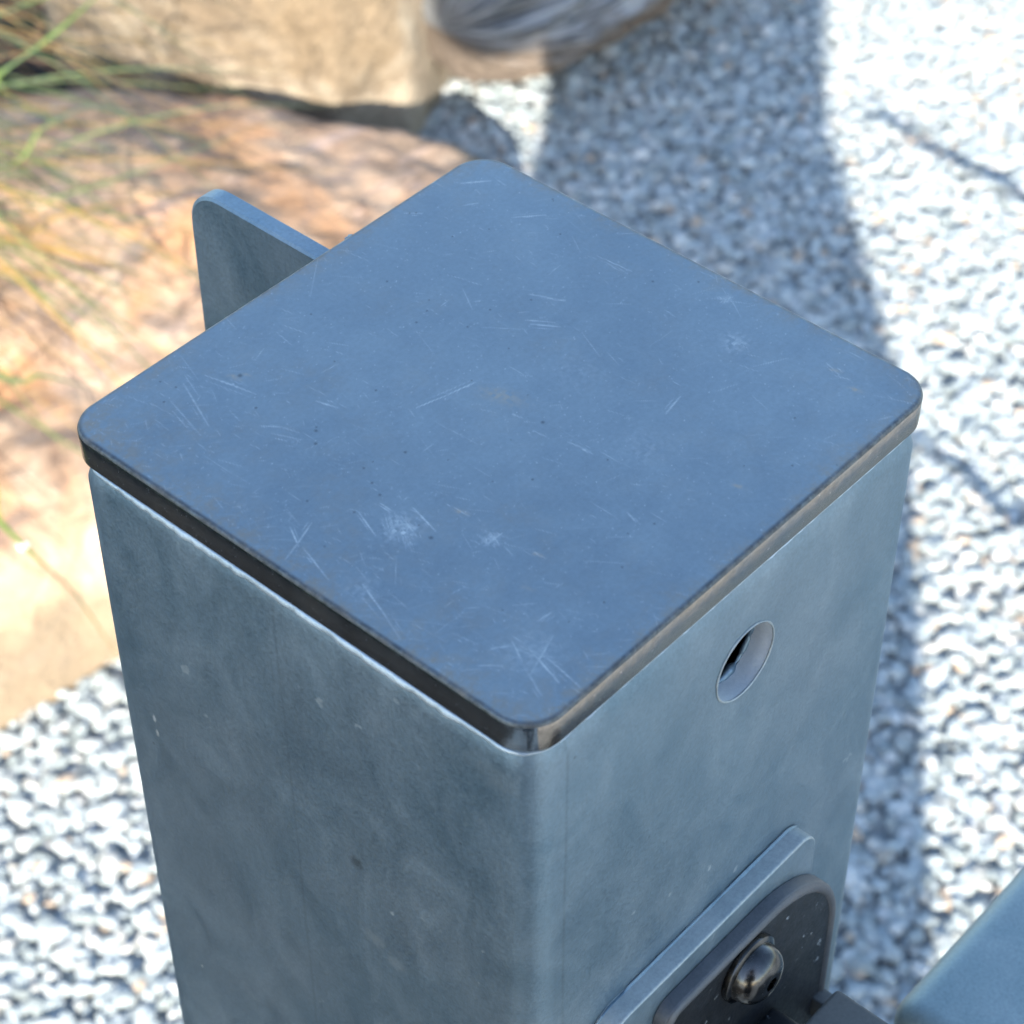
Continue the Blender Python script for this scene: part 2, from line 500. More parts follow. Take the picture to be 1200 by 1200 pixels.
def sandstone():
    m = M('orange_sandstone')
    big = m.noise(4.2, 6, .62, dist=1.0); mid = m.noise(15, 7, .65, dist=.8); fine = m.noise(160, 5, .7)
    sv = m.noise(5, 6, .6, vec=m.map((1.4, 4.5, 3), (0, 0, .75)), dist=1.2)
    c = m.ramp(mid, [(.30, (.17, .105, .07)), (.42, (.33, .22, .145)), (.55, (.41, .285, .195)), (.68, (.47, .36, .26))])
    c = m.mix(m.ramp(big, [(.50, 0.0), (.62, .7)]), c, (.42, .21, .09))
    c = m.mix(m.ramp(sv, [(.56, 0.0), (.66, .65)]), c, (.18, .15, .15))
    c = m.mix(m.ramp(sv, [(.30, .6), (.42, 0.0)]), c, (.48, .36, .31))
    crack = m.ramp(m.vor(9, vec=m.map((1, 1.7, 1), (0, 0, .5)), feature='DISTANCE_TO_EDGE', out='Distance'), [(.0, .55), (.035, 0.0)])
    c = m.mix(crack, c, (.19, .12, .085))
    # paler, creamier rock low on the stone
    sx = m.n.new('ShaderNodeSeparateXYZ'); m.l.new(m.tc.outputs['Object'], sx.inputs[0])
    zz = m.math('ADD', sx.outputs[2], m.math('MULTIPLY', m.math('SUBTRACT', mid, .5), .12))
    c = m.mix(m.ramp(zz, [(.085, .85), (.115, 0.0)]), c, (.20, .16, .11))
    c = m.mix(.3, c, m.ramp(fine, [(.3, .3), (.7, .7)]), 'OVERLAY')
    m.col(c).set(Roughness=.88)
    b = m.bump(fine, .4, .003); m.bump(mid, .6, .02, b)
    return m.m

def creamstone():
    m = M('cream_and_grey_rock')
    big = m.noise(3.6, 6, .62, dist=.8); mid = m.noise(14, 7, .65, dist=1.0); fine = m.noise(140, 5, .7)
    sv = m.noise(4, 7, .6, vec=m.map((1.2, 6.5, 3), (0, 0, -.25)), dist=1.5)
    c = m.ramp(mid, [(.30, (.12, .09, .06)), (.46, (.22, .175, .125)), (.65, (.31, .265, .20))])
    c = m.mix(m.ramp(big, [(.54, 0.0), (.62, .85)]), c, (.13, .095, .06))
    sx = m.n.new('ShaderNodeSeparateXYZ'); m.l.new(m.tc.outputs['Object'], sx.inputs[0])
    g = m.math('SUBTRACT', sx.outputs[0], m.math('MULTIPLY', sx.outputs[1], .75))
    g = m.math('ADD', g, m.math('MULTIPLY', m.math('SUBTRACT', big, .5), .25))
    greyc = m.ramp(sv, [(.40, (.02, .02, .024)), (.47, (.075, .075, .08)), (.60, (.17, .17, .175))])
    c = m.mix(m.ramp(g, [(.34, 0.0), (.44, .95)]), c, greyc)
    # rusty brown stain on the front
    vm = m.n.new('ShaderNodeVectorMath'); vm.operation = 'DISTANCE'; m.l.new(m.tc.outputs['Object'], vm.inputs[0]); vm.inputs[1].default_value = (1.20, 1.31, .20)
    dd = m.math('ADD', m.math('DIVIDE', vm.outputs['Value'], .13), m.math('MULTIPLY', m.math('SUBTRACT', mid, .5), 1.6))
    c = m.mix(m.ramp(dd, [(.55, .85), (1.0, 0.0)]), c, m.ramp(fine, [(.3, (.085, .06, .035)), (.7, (.20, .15, .095))]))
    c = m.mix(.3, c, m.ramp(fine, [(.3, .3), (.7, .7)]), 'OVERLAY')
    m.col(c).set(Roughness=.88)
    b = m.bump(fine, .4, .003); b = m.bump(mid, .6, .02, b); m.bump(sv, .6, .03, b)
    return m.m

boulder('boulder', [(.20, 1.12), (.30, .96), (.39, .935), (.52, .93), (.70, .87), (.88, .90), (1.04, .95), (1.17, 1.01),
                    (1.225, 1.075), (1.248, 1.14), (1.228, 1.21), (1.188, 1.25), (1.155, 1.275), (1.14, 1.33), (1.115, 1.42), (1.01, 1.52), (.80, 1.58), (.55, 1.50), (.32, 1.36)],
        .165, 13.0, 1.3, sandstone(), 'low broad orange sandstone boulder with a pale front lip, nearest behind the post', rough=.030, ridge=0, droop=.34)
boulder('boulder', [(1.08, 1.64), (1.11, 1.48), (1.14, 1.37), (1.175, 1.30), (1.262, 1.272), (1.38, 1.31), (1.50, 1.31), (1.60, 1.31), (1.70, 1.31),
                    (1.95, 1.30), (2.15, 1.55), (2.1, 1.95), (1.80, 2.2), (1.55, 2.15), (1.28, 1.9)],
        .36, 5.0, 4.1, creamstone(), 'taller cream boulder turning dark grey and streaked on its right side, behind the orange one', rough=.042, ridge=46)

# rugged, streaked grey rock lying along the right side of the tall boulder
def streak_mat():
    m = M('streaked_grey_rock')
    ac = m.attr('along', out='Vector')
    mp = m.n.new('ShaderNodeMapping'); mp.inputs['Scale'].default_value = (1.4, 11, 1); m.l.new(ac, mp.inputs[0])
    sv = m.noise(1.0, 7, .65, vec=mp.outputs[0], dist=.9); fine = m.noise(140, 5, .7)
    c = m.ramp(sv, [(.38, (.02, .022, .026)), (.46, (.14, .15, .16)), (.55, (.36, .37, .38)), (.66, (.50, .50, .49))])
    sx = m.n.new('ShaderNodeSeparateXYZ'); m.l.new(ac, sx.inputs[0])
    lo = m.math('ADD', sx.outputs[2], m.math('MULTIPLY', m.math('SUBTRACT', m.noise(12, 4, .6), .5), .5))
    c = m.mix(m.ramp(lo, [(.35, .9), (.60, 0.0)]), c, m.ramp(fine, [(.3, (.12, .085, .06)), (.7, (.24, .18, .13))]))
    m.col(c).set(Roughness=.9)
    b = m.bump(fine, .4, .003); m.bump(sv, .9, .02, b)
    return m.m
def streaked_rock(P0, P1, rad, seed):
    P0 = Vector(P0); P1 = Vector(P1); ax = (P1 - P0); L_ = ax.length; ax.normalize()
    sd_ = ax.cross(Vector((0, 0, 1))).normalized(); up_ = sd_.cross(ax)
    if (sd_.x * -.54 + sd_.y * -.48) < 0: sd_ = -sd_
    nu, nv_ = 150, 140; V = []; AT = []
    for i in range(nu + 1):
        t = i / nu; e = min(1, (t / .16)) ** .30 if t < .16 else (min(1, (1 - t) / .1) ** .5 if t > .9 else 1)
        for j in range(nv_):
            a = 2 * math.pi * j / nv_
            g = noise.fractal(Vector((t * 3.0 + seed, math.cos(a) * 3.2, math.sin(a) * 3.2)), .8, 2.1, 6)
            g2 = abs(noise.noise(Vector((t * 1.6 + seed, math.cos(a) * 5, math.sin(a) * 5))))
            r = rad * e * (1 + .20 * g - .38 * g2) * (1 + .10 * math.cos(4 * a + .6))
            p = P0 + ax * (L_ * t) + sd_ * (r * 1.15 * math.cos(a)) + up_ * (r * math.sin(a))
            V.append(p); AT.append((t * 4, a * 1.6 if a < math.pi else (2 * math.pi - a) * 1.6, .5 + .5 * math.sin(a)))
    F = [(i * nv_ + j, i * nv_ + (j + 1) % nv_, (i + 1) * nv_ + (j + 1) % nv_, (i + 1) * nv_ + j) for i in range(nu) for j in range(nv_)]
    F += [tuple(range(nv_))[::-1], tuple(nu * nv_ + j for j in range(nv_))]
    me = bpy.data.meshes.new('streaked_rock'); me.from_pydata(V, [], F)
    a_ = me.attributes.new('along', 'FLOAT_VECTOR', 'POINT'); a_.data.foreach_set('vector', np.array(AT, dtype=np.float32).ravel())
    return tag(link('streaked_rock', me, streak_mat(), smooth=40), 'rugged blue-grey rock with dark streaks at top centre, beside the shadow on the gravel', 'rock')
streaked_rock((1.31, 1.27, .135), (1.88, 1.28, .15), .108, 3.3)

# ---------------------------------------------------------------- gate post
post = empty('gate_post', (0, 0, 0), 'square blue-grey steel gate post with a scratched flat cap', 'gate post')
H = 1.18; A = .0753; CR = .0088
bm = bmesh.new()
zs = [-.05, .3, .6, .9, 1.1, H - .0170, H - .0135, H - .0105]
outer = [[(x, y, z) for x, y in rrect(A, A, CR)] for z in zs[:-2]]
outer.append([(x, y, H - .0135) for x, y in rrect(A - .0009, A - .0009, CR)])
outer.append([(x, y, H - .0105) for x, y in rrect(A - .0026, A - .0026, CR - .002)])
inner = [[(x, y, z) for x, y in rrect(A - .006, A - .006, CR - .005)] for z in (H - .0105, -.05)]
loft(bm, outer + inner, closed=True)
tube = bm_obj('tube', bm, MAT['tube']); tube.data.materials.append(MAT['raw'])
# drilled hole, cut right through the front wall
bm = bmesh.new()
bmesh.ops.create_cone(bm, cap_ends=True, segments=64, radius1=.0112, radius2=.0112, depth=.03,
                      matrix=Matrix.Translation((.0031, -A + .003, 1.1392)) @ Matrix.Rotation(math.pi / 2, 4, 'X'))
me = bpy.data.meshes.new('cut'); bm.to_mesh(me); bm.free()
me.materials.append(MAT['tube']); me.materials.append(MAT['raw'])
me.polygons.foreach_set('material_index', [1] * len(me.polygons))
cut = bpy.data.objects.new('cut', me); S.collection.objects.link(cut)
md = tube.modifiers.new('b', 'BOOLEAN'); md.object = cut; md.operation = 'DIFFERENCE'; md.solver = 'EXACT'
bpy.context.view_layer.update()
dg = bpy.context.evaluated_depsgraph_get()
me2 = bpy.data.meshes.new_from_object(tube.evaluated_get(dg))
tube.modifiers.clear(); tube.data = me2
me2.polygons.foreach_set('use_smooth', [True] * len(me2.polygons)); me2.set_sharp_from_angle(angle=math.radians(35))
bpy.data.objects.remove(cut)
tube.parent = post

# zinc rim and hardened drip inside the hole
bm = bmesh.new()
loops = []
for k in range(72):
    a = 2 * math.pi * k / 72
    wob = .00025 * noise.noise(Vector((math.cos(a) * 3, math.sin(a) * 3, 1)))
    L = []
    for j in range(8):
        b = 2 * math.pi * j / 8
        r = .0112 + (.00028 + wob) * math.cos(b)
        L.append((.0031 + r * math.cos(a), -A - .0001 + .00030 * math.sin(b), 1.1392 + r * math.sin(a)))
    loops.append(L)
loft(bm, loops, closed=True)
bm_obj('hole_rim', bm, MAT['zinc_light'], post)
loops = []
for k in range(96):
    a = 2 * math.pi * k / 96
    wob = noise.noise(Vector((math.cos(a) * 2.2, math.sin(a) * 2.2, 7))) + .6 * noise.noise(Vector((math.cos(a) * 7, math.sin(a) * 7, 3)))
    mr = .0011 + .0011 * wob
    loops.append([(.0031 + (.0114 + mr * math.cos(2 * math.pi * j / 8)) * math.cos(a), -A + .0066 + mr * .8 * math.sin(2 * math.pi * j / 8), 1.1392 + (.0114 + mr * math.cos(2 * math.pi * j / 8)) * math.sin(a)) for j in range(8)])
bm = bmesh.new(); loft(bm, loops, closed=True)
bm_obj('burr', bm, MAT['zinc'], post, smooth=80)
bm = bmesh.new()
bmesh.ops.create_icosphere(bm, subdivisions=4, radius=1)
for v in bm.verts:
    p = v.co.copy(); d = 1 + .5 * noise.noise(p * 1.6 + Vector((4, 2, 1))) + .25 * noise.noise(p * 4)
    v.co = Vector((.0098, -A + .0095, 1.1438)) + Vector((p.x * .0034, p.y * .003, p.z * .0052)) * d
bm_obj('zinc_drip', bm, MAT['zinc'], post)

# weld bead under the cap: irregular, fatter on the left face
loops = []
base = []
rr = rrect(A - .0012, A - .0012, CR, 10)
for i in range(len(rr)):
    x0, y0 = rr[i]; x1, y1 = rr[(i + 1) % len(rr)]
    l = math.hypot(x1 - x0, y1 - y0); k = max(1, int(l / .0009))
    for j in range(k): base.append((x0 + (x1 - x0) * j / k, y0 + (y1 - y0) * j / k))
nb = len(base)
for i, (x, y) in enumerate(base):
    x0, y0 = base[i - 1]; x1, y1 = base[(i + 1) % nb]
    tx, ty = x1 - x0, y1 - y0; l = math.hypot(tx, ty); nx, ny = ty / l, -tx / l
    left = 1.0 if x < -A + .004 else 0.0
    edge = 1.0 - min(1, abs(y) / A) if left else 0
    wv = noise.noise(Vector((x * 45, y * 45, 2))) ; wf = noise.noise(Vector((x * 320, y * 320, 5)))
    taper = left * max(0, 1 - abs(y / A) ** 5)
    hgt = max(.0002, .0001 + .0016 * taper + .0003 * wv + .0004 * wf)
    out = max(.00005, .0001 + .0007 * taper + .0004 * wf + .0002 * wv)
    zt = H - .0114
    L = []
    for dx, dz in ((-.002, 0), (.05, 0), (.35, -.22), (.66, -.5), (.95, -.85), (.9, -1.0), (-.002, -1.0)):
        o_ = out * dx if dx > 0 else -.002
        L.append((x + nx * (o_ + .0004), y + ny * (o_ + .0004), zt + hgt * dz))
    loops.append(L)
bm = bmesh.new(); loft(bm, loops, closed=True)
bm_obj('weld_bead', bm, MAT['bead'], post, smooth=70)

# ---- cap plate: dense sheet so that the scratches and wear can be stored per vertex
SCR=[[(36.6,23.6),(38.7,19.6),(39.4,16.7),(40.9,15.1)],[(28.5,17.1),(32.3,11.2)],[(27.8,15.3),(31.9,9.1)],[(-14.7,15.1),(-7.3,12.9),(1.8,10.7)],[(-44.5,39.0),(-41.5,34.7),(-40.1,30.2)],[(-44.7,35.0),(-41.6,28.2)],[(-72.4,1.7),(-66.6,3.5),(-60.2,5.7)],[(-67.3,1.4),(-70.8,-10.4)],[(-64.5,8.4),(-67.6,2.5)],[(-37.7,-26.4),(-38.8,-30.1)],[(-39.4,-29.5),(-33.6,-29.7)],[(-35.3,-27.8),(-36.8,-31.7)],[(-33.7,-39.4),(-33.2,-42.8)],[(-34.6,-15.6),(-34.4,-20.2)],[(0.2,-20.6),(0.8,-24.1),(1.0,-27.1)],[(-1.2,-4.1),(-0.5,-6.8)],[(-2.2,-11.9),(-1.8,-15.6)],[(65.0,-49.8),(64.0,-53.1)],[(64.1,-52.3),(63.3,-55.2)],[(62.4,-54.3),(63.6,-58.1)],[(23.7,-31.9),(30.9,-30.6)],[(-56.3,-52.9),(-56.5,-57.6),(-56.5,-63.1)],[(-59.1,-54.4),(-57.6,-60.3),(-54.9,-64.1)],[(-62.1,-63.5),(-50.3,-59.7)],[(-49.2,-54.2),(-45.2,-54.8)],[(-62.2,-51.9),(-58.6,-54.9)],[(-67.9,-53.2),(-64.2,-57.4)],[(-56.7,-58.2),(-60.0,-69.7)],[(-56.1,-62.7),(-57.9,-74.0)],[(-61.7,-61.4),(-65.2,-69.4)],[(-57.6,-54.1),(-60.5,-59.6)],[(-64.4,-42.5),(-63.2,-49.0)],[(-66.7,-17.1),(-70.2,-27.2)],[(-67.0,-18.8),(-73.4,-35.4)],[(-39.0,57.7),(-38.3,52.9)],[(-40.5,62.8),(-37.1,48.2)],[(-29.2,35.3),(-27.5,29.6)],[(67.7,-13.3),(68.7,-16.6)],[(66.2,-15.3),(70.3,-16.3)],[(60.5,20.8),(61.4,9.9)],[(56.1,-72.1),(59.2,-73.7)],[(-45.4,-4.7),(-50.0,-11.1)],[(-44.9,-6.2),(-51.4,-15.9)],[(-46.6,-9.4),(-51.5,-17.9)],[(-44.9,-8.3),(-47.3,-15.5)],[(-43.2,-8.1),(-51.0,-16.3)],[(-45.0,-1.6),(-45.1,-5.9)],[(-50.4,0.1),(-53.5,-8.4)],[(-41.0,-8.5),(-43.2,-17.6)],[(-46.2,64.4),(-52.9,48.1)],[(-52.7,62.0),(-56.4,47.3)],[(60.6,69.4),(66.8,64.1)],[(54.7,61.5),(57.0,59.9)],[(58.3,48.7),(65.1,42.6)],[(41.6,70.6),(43.8,68.0)],[(-36.5,-32.8),(-37.3,-36.1)],[(-9.1,-46.8),(-10.4,-50.5)]]
TAN=[(2.3,1.9,4.2,.62),(61.5,-61.4,1.2,.9),(14.9,-60.9,1.1,.8),(-34.6,-17.8,1.2,.7),(-33.4,-40.5,1.0,.7),(-36.1,56.8,1.3,.8),(-33.5,54.9,0.9,.7),(-42.9,-46.2,1.0,.6),(64.2,-53.5,1.0,.8)]
HAZE=[(68.6,-15.4,1.6,.35),(56.2,-28.2,3.2,.35),(-48.0,-11.3,4.0,.5),(-36.8,-29.1,2.2,.45),(-57.6,-59.1,6.5,.16),(22,-5,6,.10),(-68,-18,4,.2),(10,-35,7,.10)]
DRK=[(-36.9,27.6,0.5),(-40.2,24.3,0.45),(-41.2,4.6,0.4),(-42.9,0.4,0.4),(9.2,37.6,0.35),(1.6,-11.5,0.5),(-28.2,6.1,0.4),(-51.1,0.8,0.35),(61.8,3.1,0.35),(-45.5,-18.4,0.55),(-40.6,44.5,0.4),(41.6,70.6,0.3),(-34.8,56.2,.6)]
CA = .0761; CRR = .0100
NR = 470
def build_cap():
    hx = CA * 1000
    g = np.linspace(-hx, hx, NR)
    X, Y = np.meshgrid(g, g)
    # squeeze the square grid into the rounded square with a soft rim
    r = CRR * 1000
    ax, ay = np.abs(X), np.abs(Y)
    qx, qy = ax - (hx - r), ay - (hx - r)
    corner = (qx > 0) & (qy > 0)
    mxy = np.maximum(qx, qy); d = np.hypot(qx, qy)
    s = np.where(corner & (d > 0), mxy / np.maximum(d, 1e-9), 1.0)
    X = np.where(corner, np.sign(X) * (hx - r + qx * s), X); Y = np.where(corner, np.sign(Y) * (hx - r + qy * s), Y)
    ax, ay = np.abs(X), np.abs(Y)
    qx, qy = np.maximum(ax - (hx - r), 0), np.maximum(ay - (hx - r), 0)
    dist = r - np.hypot(qx, qy)                       # distance to the rim in mm
    dist = np.maximum(dist, 0)
    bev = 1.1
    t = np.clip((bev - dist) / bev, 0, 1)
    Z = -(bev * (1 - np.sqrt(np.maximum(0, 1 - t * t)))) * .95
    nz = np.array([[noise.noise(Vector((x * .02, y * .02, 0))) for x in g[::10]] for y in g[::10]])
    Z += np.kron(nz, np.ones((10, 10)))[:NR, :NR] * 0
    scr = np.zeros_like(X); tan = np.zeros_like(X); drk = np.zeros_like(X)
    def seg(a, b, wd, st, fld):
        ax_, ay_ = a; bx, by = b
        x0, x1 = min(ax_, bx) - 1.5, max(ax_, bx) + 1.5; y0, y1 = min(ay_, by) - 1.5, max(ay_, by) + 1.5
        i0, i1 = np.searchsorted(g, (x0, x1)); j0, j1 = np.searchsorted(g, (y0, y1))
        if i1 <= i0 or j1 <= j0: return
        xx = X[j0:j1, i0:i1]; yy = Y[j0:j1, i0:i1]
        L2 = (bx - ax_) ** 2 + (by - ay_) ** 2 + 1e-9
        u = np.clip(((xx - ax_) * (bx - ax_) + (yy - ay_) * (by - ay_)) / L2, 0, 1)
        dd = np.hypot(xx - ax_ - u * (bx - ax_), yy - ay_ - u * (by - ay_))
        val = st * np.clip(1.25 - dd / wd, 0, 1) * (1 - .55 * np.abs(2 * u - 1))
        fld[j0:j1, i0:i1] = np.maximum(fld[j0:j1, i0:i1], val)
    for s_ in SCR:
        st = RNG.uniform(.28, .68); wd = RNG.uniform(.20, .30)
        for a, b in zip(s_, s_[1:]): seg(a, b, wd, st, scr)
        (a, b) = (s_[0], s_[-1])
        for q in range(2):                              # companion hairlines
            o1 = RNG.uniform(-1.6, 1.6, 2); f0, f1 = sorted(RNG.uniform(0, 1, 2))
            p0 = (a[0] + (b[0] - a[0]) * f0 + o1[0], a[1] + (b[1] - a[1]) * f0 + o1[1])
            p1 = (a[0] + (b[0] - a[0]) * f1 + o1[0], a[1] + (b[1] - a[1]) * f1 + o1[1])
            seg(p0, p1, .17, RNG.uniform(.2, .5), scr)
    for k in range(760):                                # faint hairlines everywhere, denser near the front left
        cx_, cy_ = RNG.uniform(-hx, hx, 2)
        if RNG.random() < .45: cx_ = -hx + abs(RNG.normal(0, 28))
        an = RNG.normal(-1.25, .55); ln = RNG.exponential(2.8) + .5
        seg((cx_, cy_), (cx_ + ln * math.cos(an), cy_ + ln * math.sin(an)), .17, RNG.uniform(.05, .34), scr)
    for k in range(1700):                                # pin-prick dings
        cx_, cy_ = RNG.uniform(-hx, hx, 2)
        seg((cx_, cy_), (cx_ + .25, cy_ + .1), RNG.uniform(.14, .28), RNG.uniform(.1, .45), scr)
    n1 = np.array([[noise.fractal(Vector((x * .9, y * .9, 3)), .8, 2, 4) for x in g[::3]] for y in g[::3]])
    n1 = np.kron(n1, np.ones((3, 3)))[:NR, :NR]
    for x, y, rad, st in HAZE:
        e = np.exp(-((X - x) ** 2 + (Y - y) ** 2) / (rad * rad)); scr = np.maximum(scr, e * st * np.clip(.5 + 1.4 * n1, 0, 1.3))
        for q in range(int(rad * 4)):
            px, py = RNG.normal(x, rad * .55), RNG.normal(y, rad * .55); an = RNG.normal(-2.1, .35); ln = RNG.uniform(.6, 2.6)
            seg((px, py), (px + ln * math.cos(an), py + ln * math.sin(an)), .16, RNG.uniform(.15, .65) * min(1, st * 2), scr)
    for x, y, rad, st in TAN:
        an = -1.3
        u = (X - x) * math.cos(an) + (Y - y) * math.sin(an); v = -(X - x) * math.sin(an) + (Y - y) * math.cos(an)
        e = np.exp(-(u / (rad * 1.3)) ** 2 - (v / (rad * .6)) ** 2); tan = np.maximum(tan, e * st * np.clip(.7 + 1.2 * n1, 0, 1.3))
    for x, y, rad in DRK: drk = np.maximum(drk, np.clip(1.4 - np.hypot(X - x, Y - y) / rad, 0, 1) * .55)
    for k in range(45):
        x, y = RNG.uniform(-hx, hx, 2); rad = RNG.uniform(.2, .38); i, j = np.searchsorted(g, (x, y))
        sl = (slice(max(0, j - 3), j + 4), slice(max(0, i - 3), i + 4))
        drk[sl] = np.maximum(drk[sl], np.clip(1.3 - np.hypot(X[sl] - x, Y[sl] - y) / rad, 0, 1) * .6)
    n2 = np.array([[noise.fractal(Vector((x * .06, y * .06, 9)), .8, 2, 3) for x in g[::6]] for y in g[::6]])
    n2 = np.kron(n2, np.ones((6, 6)))[:NR, :NR]
    wleft = 1.0 + 1.3 * np.clip(-X / hx, 0, 1) ** 2
    rub = np.exp(-dist / (2.9 * wleft * (1 + .9 * n2))) * 1.1
    rub = np.clip(rub + .5 * np.exp(-((X + 70) ** 2 + (Y - 66) ** 2) / 90) * .5 , 0, 1)
    lipf = np.clip((1.5 - dist) / .9, 0, 1)
    # mesh
    vt = np.stack([X / 1000, Y / 1000, H + Z / 1000], -1).reshape(-1, 3)
    idx = np.arange(NR * NR).reshape(NR, NR)
    f = np.stack([idx[:-1, :-1], idx[:-1, 1:], idx[1:, 1:], idx[1:, :-1]], -1).reshape(-1, 4).tolist()
    ring = np.concatenate([idx[0, :-1], idx[:-1, -1], idx[-1, ::-1][:-1], idx[::-1, 0][:-1]])
    nv = len(vt); nr = len(ring)
    extra = []; nf = len(f)
    zl = [H - .0020, H - .0088, H - .0100]; ins = [0, .0001, .0012]
    for z, q in zip(zl, ins):
        e = vt[ring].copy(); sc_ = (CA - q) / CA; e[:, 0] *= sc_; e[:, 1] *= sc_
        e[:, 2] = z; extra.append(e)
    allv = np.concatenate([vt] + extra)
    prev = ring
    for k in range(3):
        cur = nv + k * nr + np.arange(nr)
        for i in range(nr):
            j = (i + 1) % nr
            f.append([int(prev[i]), int(cur[i]), int(cur[j]), int(prev[j])])
        prev = cur
    f.append([int(v) for v in prev])
    me = bpy.data.meshes.new('cap_plate'); me.from_pydata(allv.tolist(), [], f)
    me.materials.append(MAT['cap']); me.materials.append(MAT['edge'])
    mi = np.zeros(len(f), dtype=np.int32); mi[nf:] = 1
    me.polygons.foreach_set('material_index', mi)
    for nm, fld in (('scratch', scr), ('tan', tan), ('dark', drk), ('rub', rub), ('lip', lipf)):
        a = me.attributes.new(nm, 'FLOAT', 'POINT')
        a.data.foreach_set('value', np.concatenate([fld.ravel(), np.zeros(3 * nr)]).astype(np.float32))
    return link('cap_plate', me, None, post, smooth=50)
build_cap()

# ---- lug plate on the back face (outline in y,z, thickness in x)
def lug(x0, x1, y0, y1, z0, z1, r, mat, parent, name):
    out = [(y0, z0), (y0, z1)]
    for k in range(9):
        a = math.radians(90 - 90 * k / 8); out.append((y1 - r + r * math.cos(a), z1 - r + r * math.sin(a)))
    out += [(y1, z0)]
    bm = bmesh.new(); bv = .0007
    def ins(d):
        cy, cz = (y0 + y1) / 2, (z0 + z1) / 2
        return [(y - math.copysign(min(d, abs(y - cy)), y - cy), z - math.copysign(min(d, abs(z - cz)), z - cz)) for y, z in out]
    loops = [[(x0, y, z) for y, z in ins(bv)], [(x0 + bv, y, z) for y, z in ins(0)],
             [(x1 - bv, y, z) for y, z in ins(0)], [(x1, y, z) for y, z in ins(bv)]]
    loft(bm, loops)
    return bm_obj(name, bm, mat, parent)
lug(.0175, .0235, A - .001, .1335, 1.02, 1.1725, .012, MAT['zinc'], post, 'lug_plate')
bm = bmesh.new()
bmesh.ops.create_icosphere(bm, subdivisions=3, radius=1)
for v in bm.verts:
    p = v.co.copy(); d = 1 + .4 * noise.noise(p * 2)
    v.co = Vector((.0262, .0775, 1.1755)) + Vector((p.x * .0016, p.y * .0022, p.z * .0022)) * d
bm_obj('weld_spatter', bm, MAT['zinc'], post)

# ---- backing plate welded to the right-hand face
def rounded(x0, x1, z0, z1, rs):
    pts = []
    for (cx, cz, r, a0) in ((x1, z1, rs[0], 0), (x0, z1, rs[1], 90), (x0, z0, rs[2], 180), (x1, z0, rs[3], 270)):
        sx = 1 if cx == x1 else -1; sz = 1 if cz == z1 else -1
        for k in range(13):
            a = math.radians(a0 + 90 * k / 12)
            pts.append((cx - sx * r + r * math.cos(a), cz - sz * r + r * math.sin(a)))
    return pts
bp = bm_obj('backing_plate', plate(rounded(-.0525, .0378, .86, 1.0482, (.008, .009, .009, .009)), -A + .0003, -.0815, .0008), MAT['zinc_light'], post)
bp.data.materials.append(MAT['zinc'])
for p_ in bp.data.polygons:
    if p_.normal.y < -.9: p_.material_index = 1  # front darker than the top-lit edges, light and shade put into the colour
# its weld, a thin irregular line round the plate
loops = []
ol = rounded(-.0525, .0378, .86, 1.0482, (.008, .009, .009, .009))
pts = []
for i in range(len(ol)):
    x0, z0 = ol[i]; x1, z1 = ol[(i + 1) % len(ol)]; l = math.hypot(x1 - x0, z1 - z0); k = max(1, int(l / .002))
    pts += [(x0 + (x1 - x0) * j / k, z0 + (z1 - z0) * j / k) for j in range(k)]
for x, z in pts:
    w_ = .0005 + .0003 * noise.noise(Vector((x * 200, z * 200, 0)))
    cx, cz = -.001, .953
    dx, dz = (0, 1) if abs(z - 1.0482) < .010 and abs(x) < .038 else ((1 if x > 0 else -1), .3)
    loops.append([(x + dx * w_ * c, -A - .0006 + w_ * s, z + dz * w_ * c) for c, s in ((1, .3), (0, -.8), (-1, .3), (0, .8))])
bm = bmesh.new(); loft(bm, loops, closed=True)
bm_obj('plate_weld', bm, MAT['zinc'], post, smooth=80)

# ---------------------------------------------------------------- hinge on the post
hinge = empty('hinge', (0, -.0798, .86), 'black painted hinge plate and dark domed bolt on the right face of the post', 'hinge')
ol = rounded(-.0345, .0462, .90, 1.0400, (.036, .007, .007, .012))
ol = [(x + max(0, (1.0400 - z)) * .10 if x < 0 else x, z) for x, z in ol]
hp = bm_obj('hinge_plate', plate(ol, -.0817, -.0860, .0009), MAT['black'], hinge)
hp.data.materials.append(MAT['rim'])
for p_ in hp.data.polygons:
    if p_.normal.y > -.75 and abs(p_.normal.y) < .9: p_.material_index = 1
loops = []
cxo = sum(p[0] for p in ol) / len(ol); czo = sum(p[1] for p in ol) / len(ol)
for i, (x, z) in enumerate(ol):
    x0, z0 = ol[i - 1]; x1, z1 = ol[(i + 1) % len(ol)]
    tx, tz = x1 - x0, z1 - z0; l = math.hypot(tx, tz) or 1; nx, nz = tz / l, -tx / l
    if nx * (x - cxo) + nz * (z - czo) < 0: nx, nz = -nx, -nz
    x, z = x - nx * .0018, z - nz * .0018
    loops.append([(x + nx * .0014 * c, -.0858 - .0011 * s_, z + nz * .0014 * c) for c, s_ in ((1.15, 0), (.7, .7), (0, 1), (-.7, .7), (-1.15, 0), (0, -.8))])
bm = bmesh.new(); loft(bm, loops, closed=True)
bm_obj('raised_edge', bm, MAT['rim'], hinge, smooth=60)
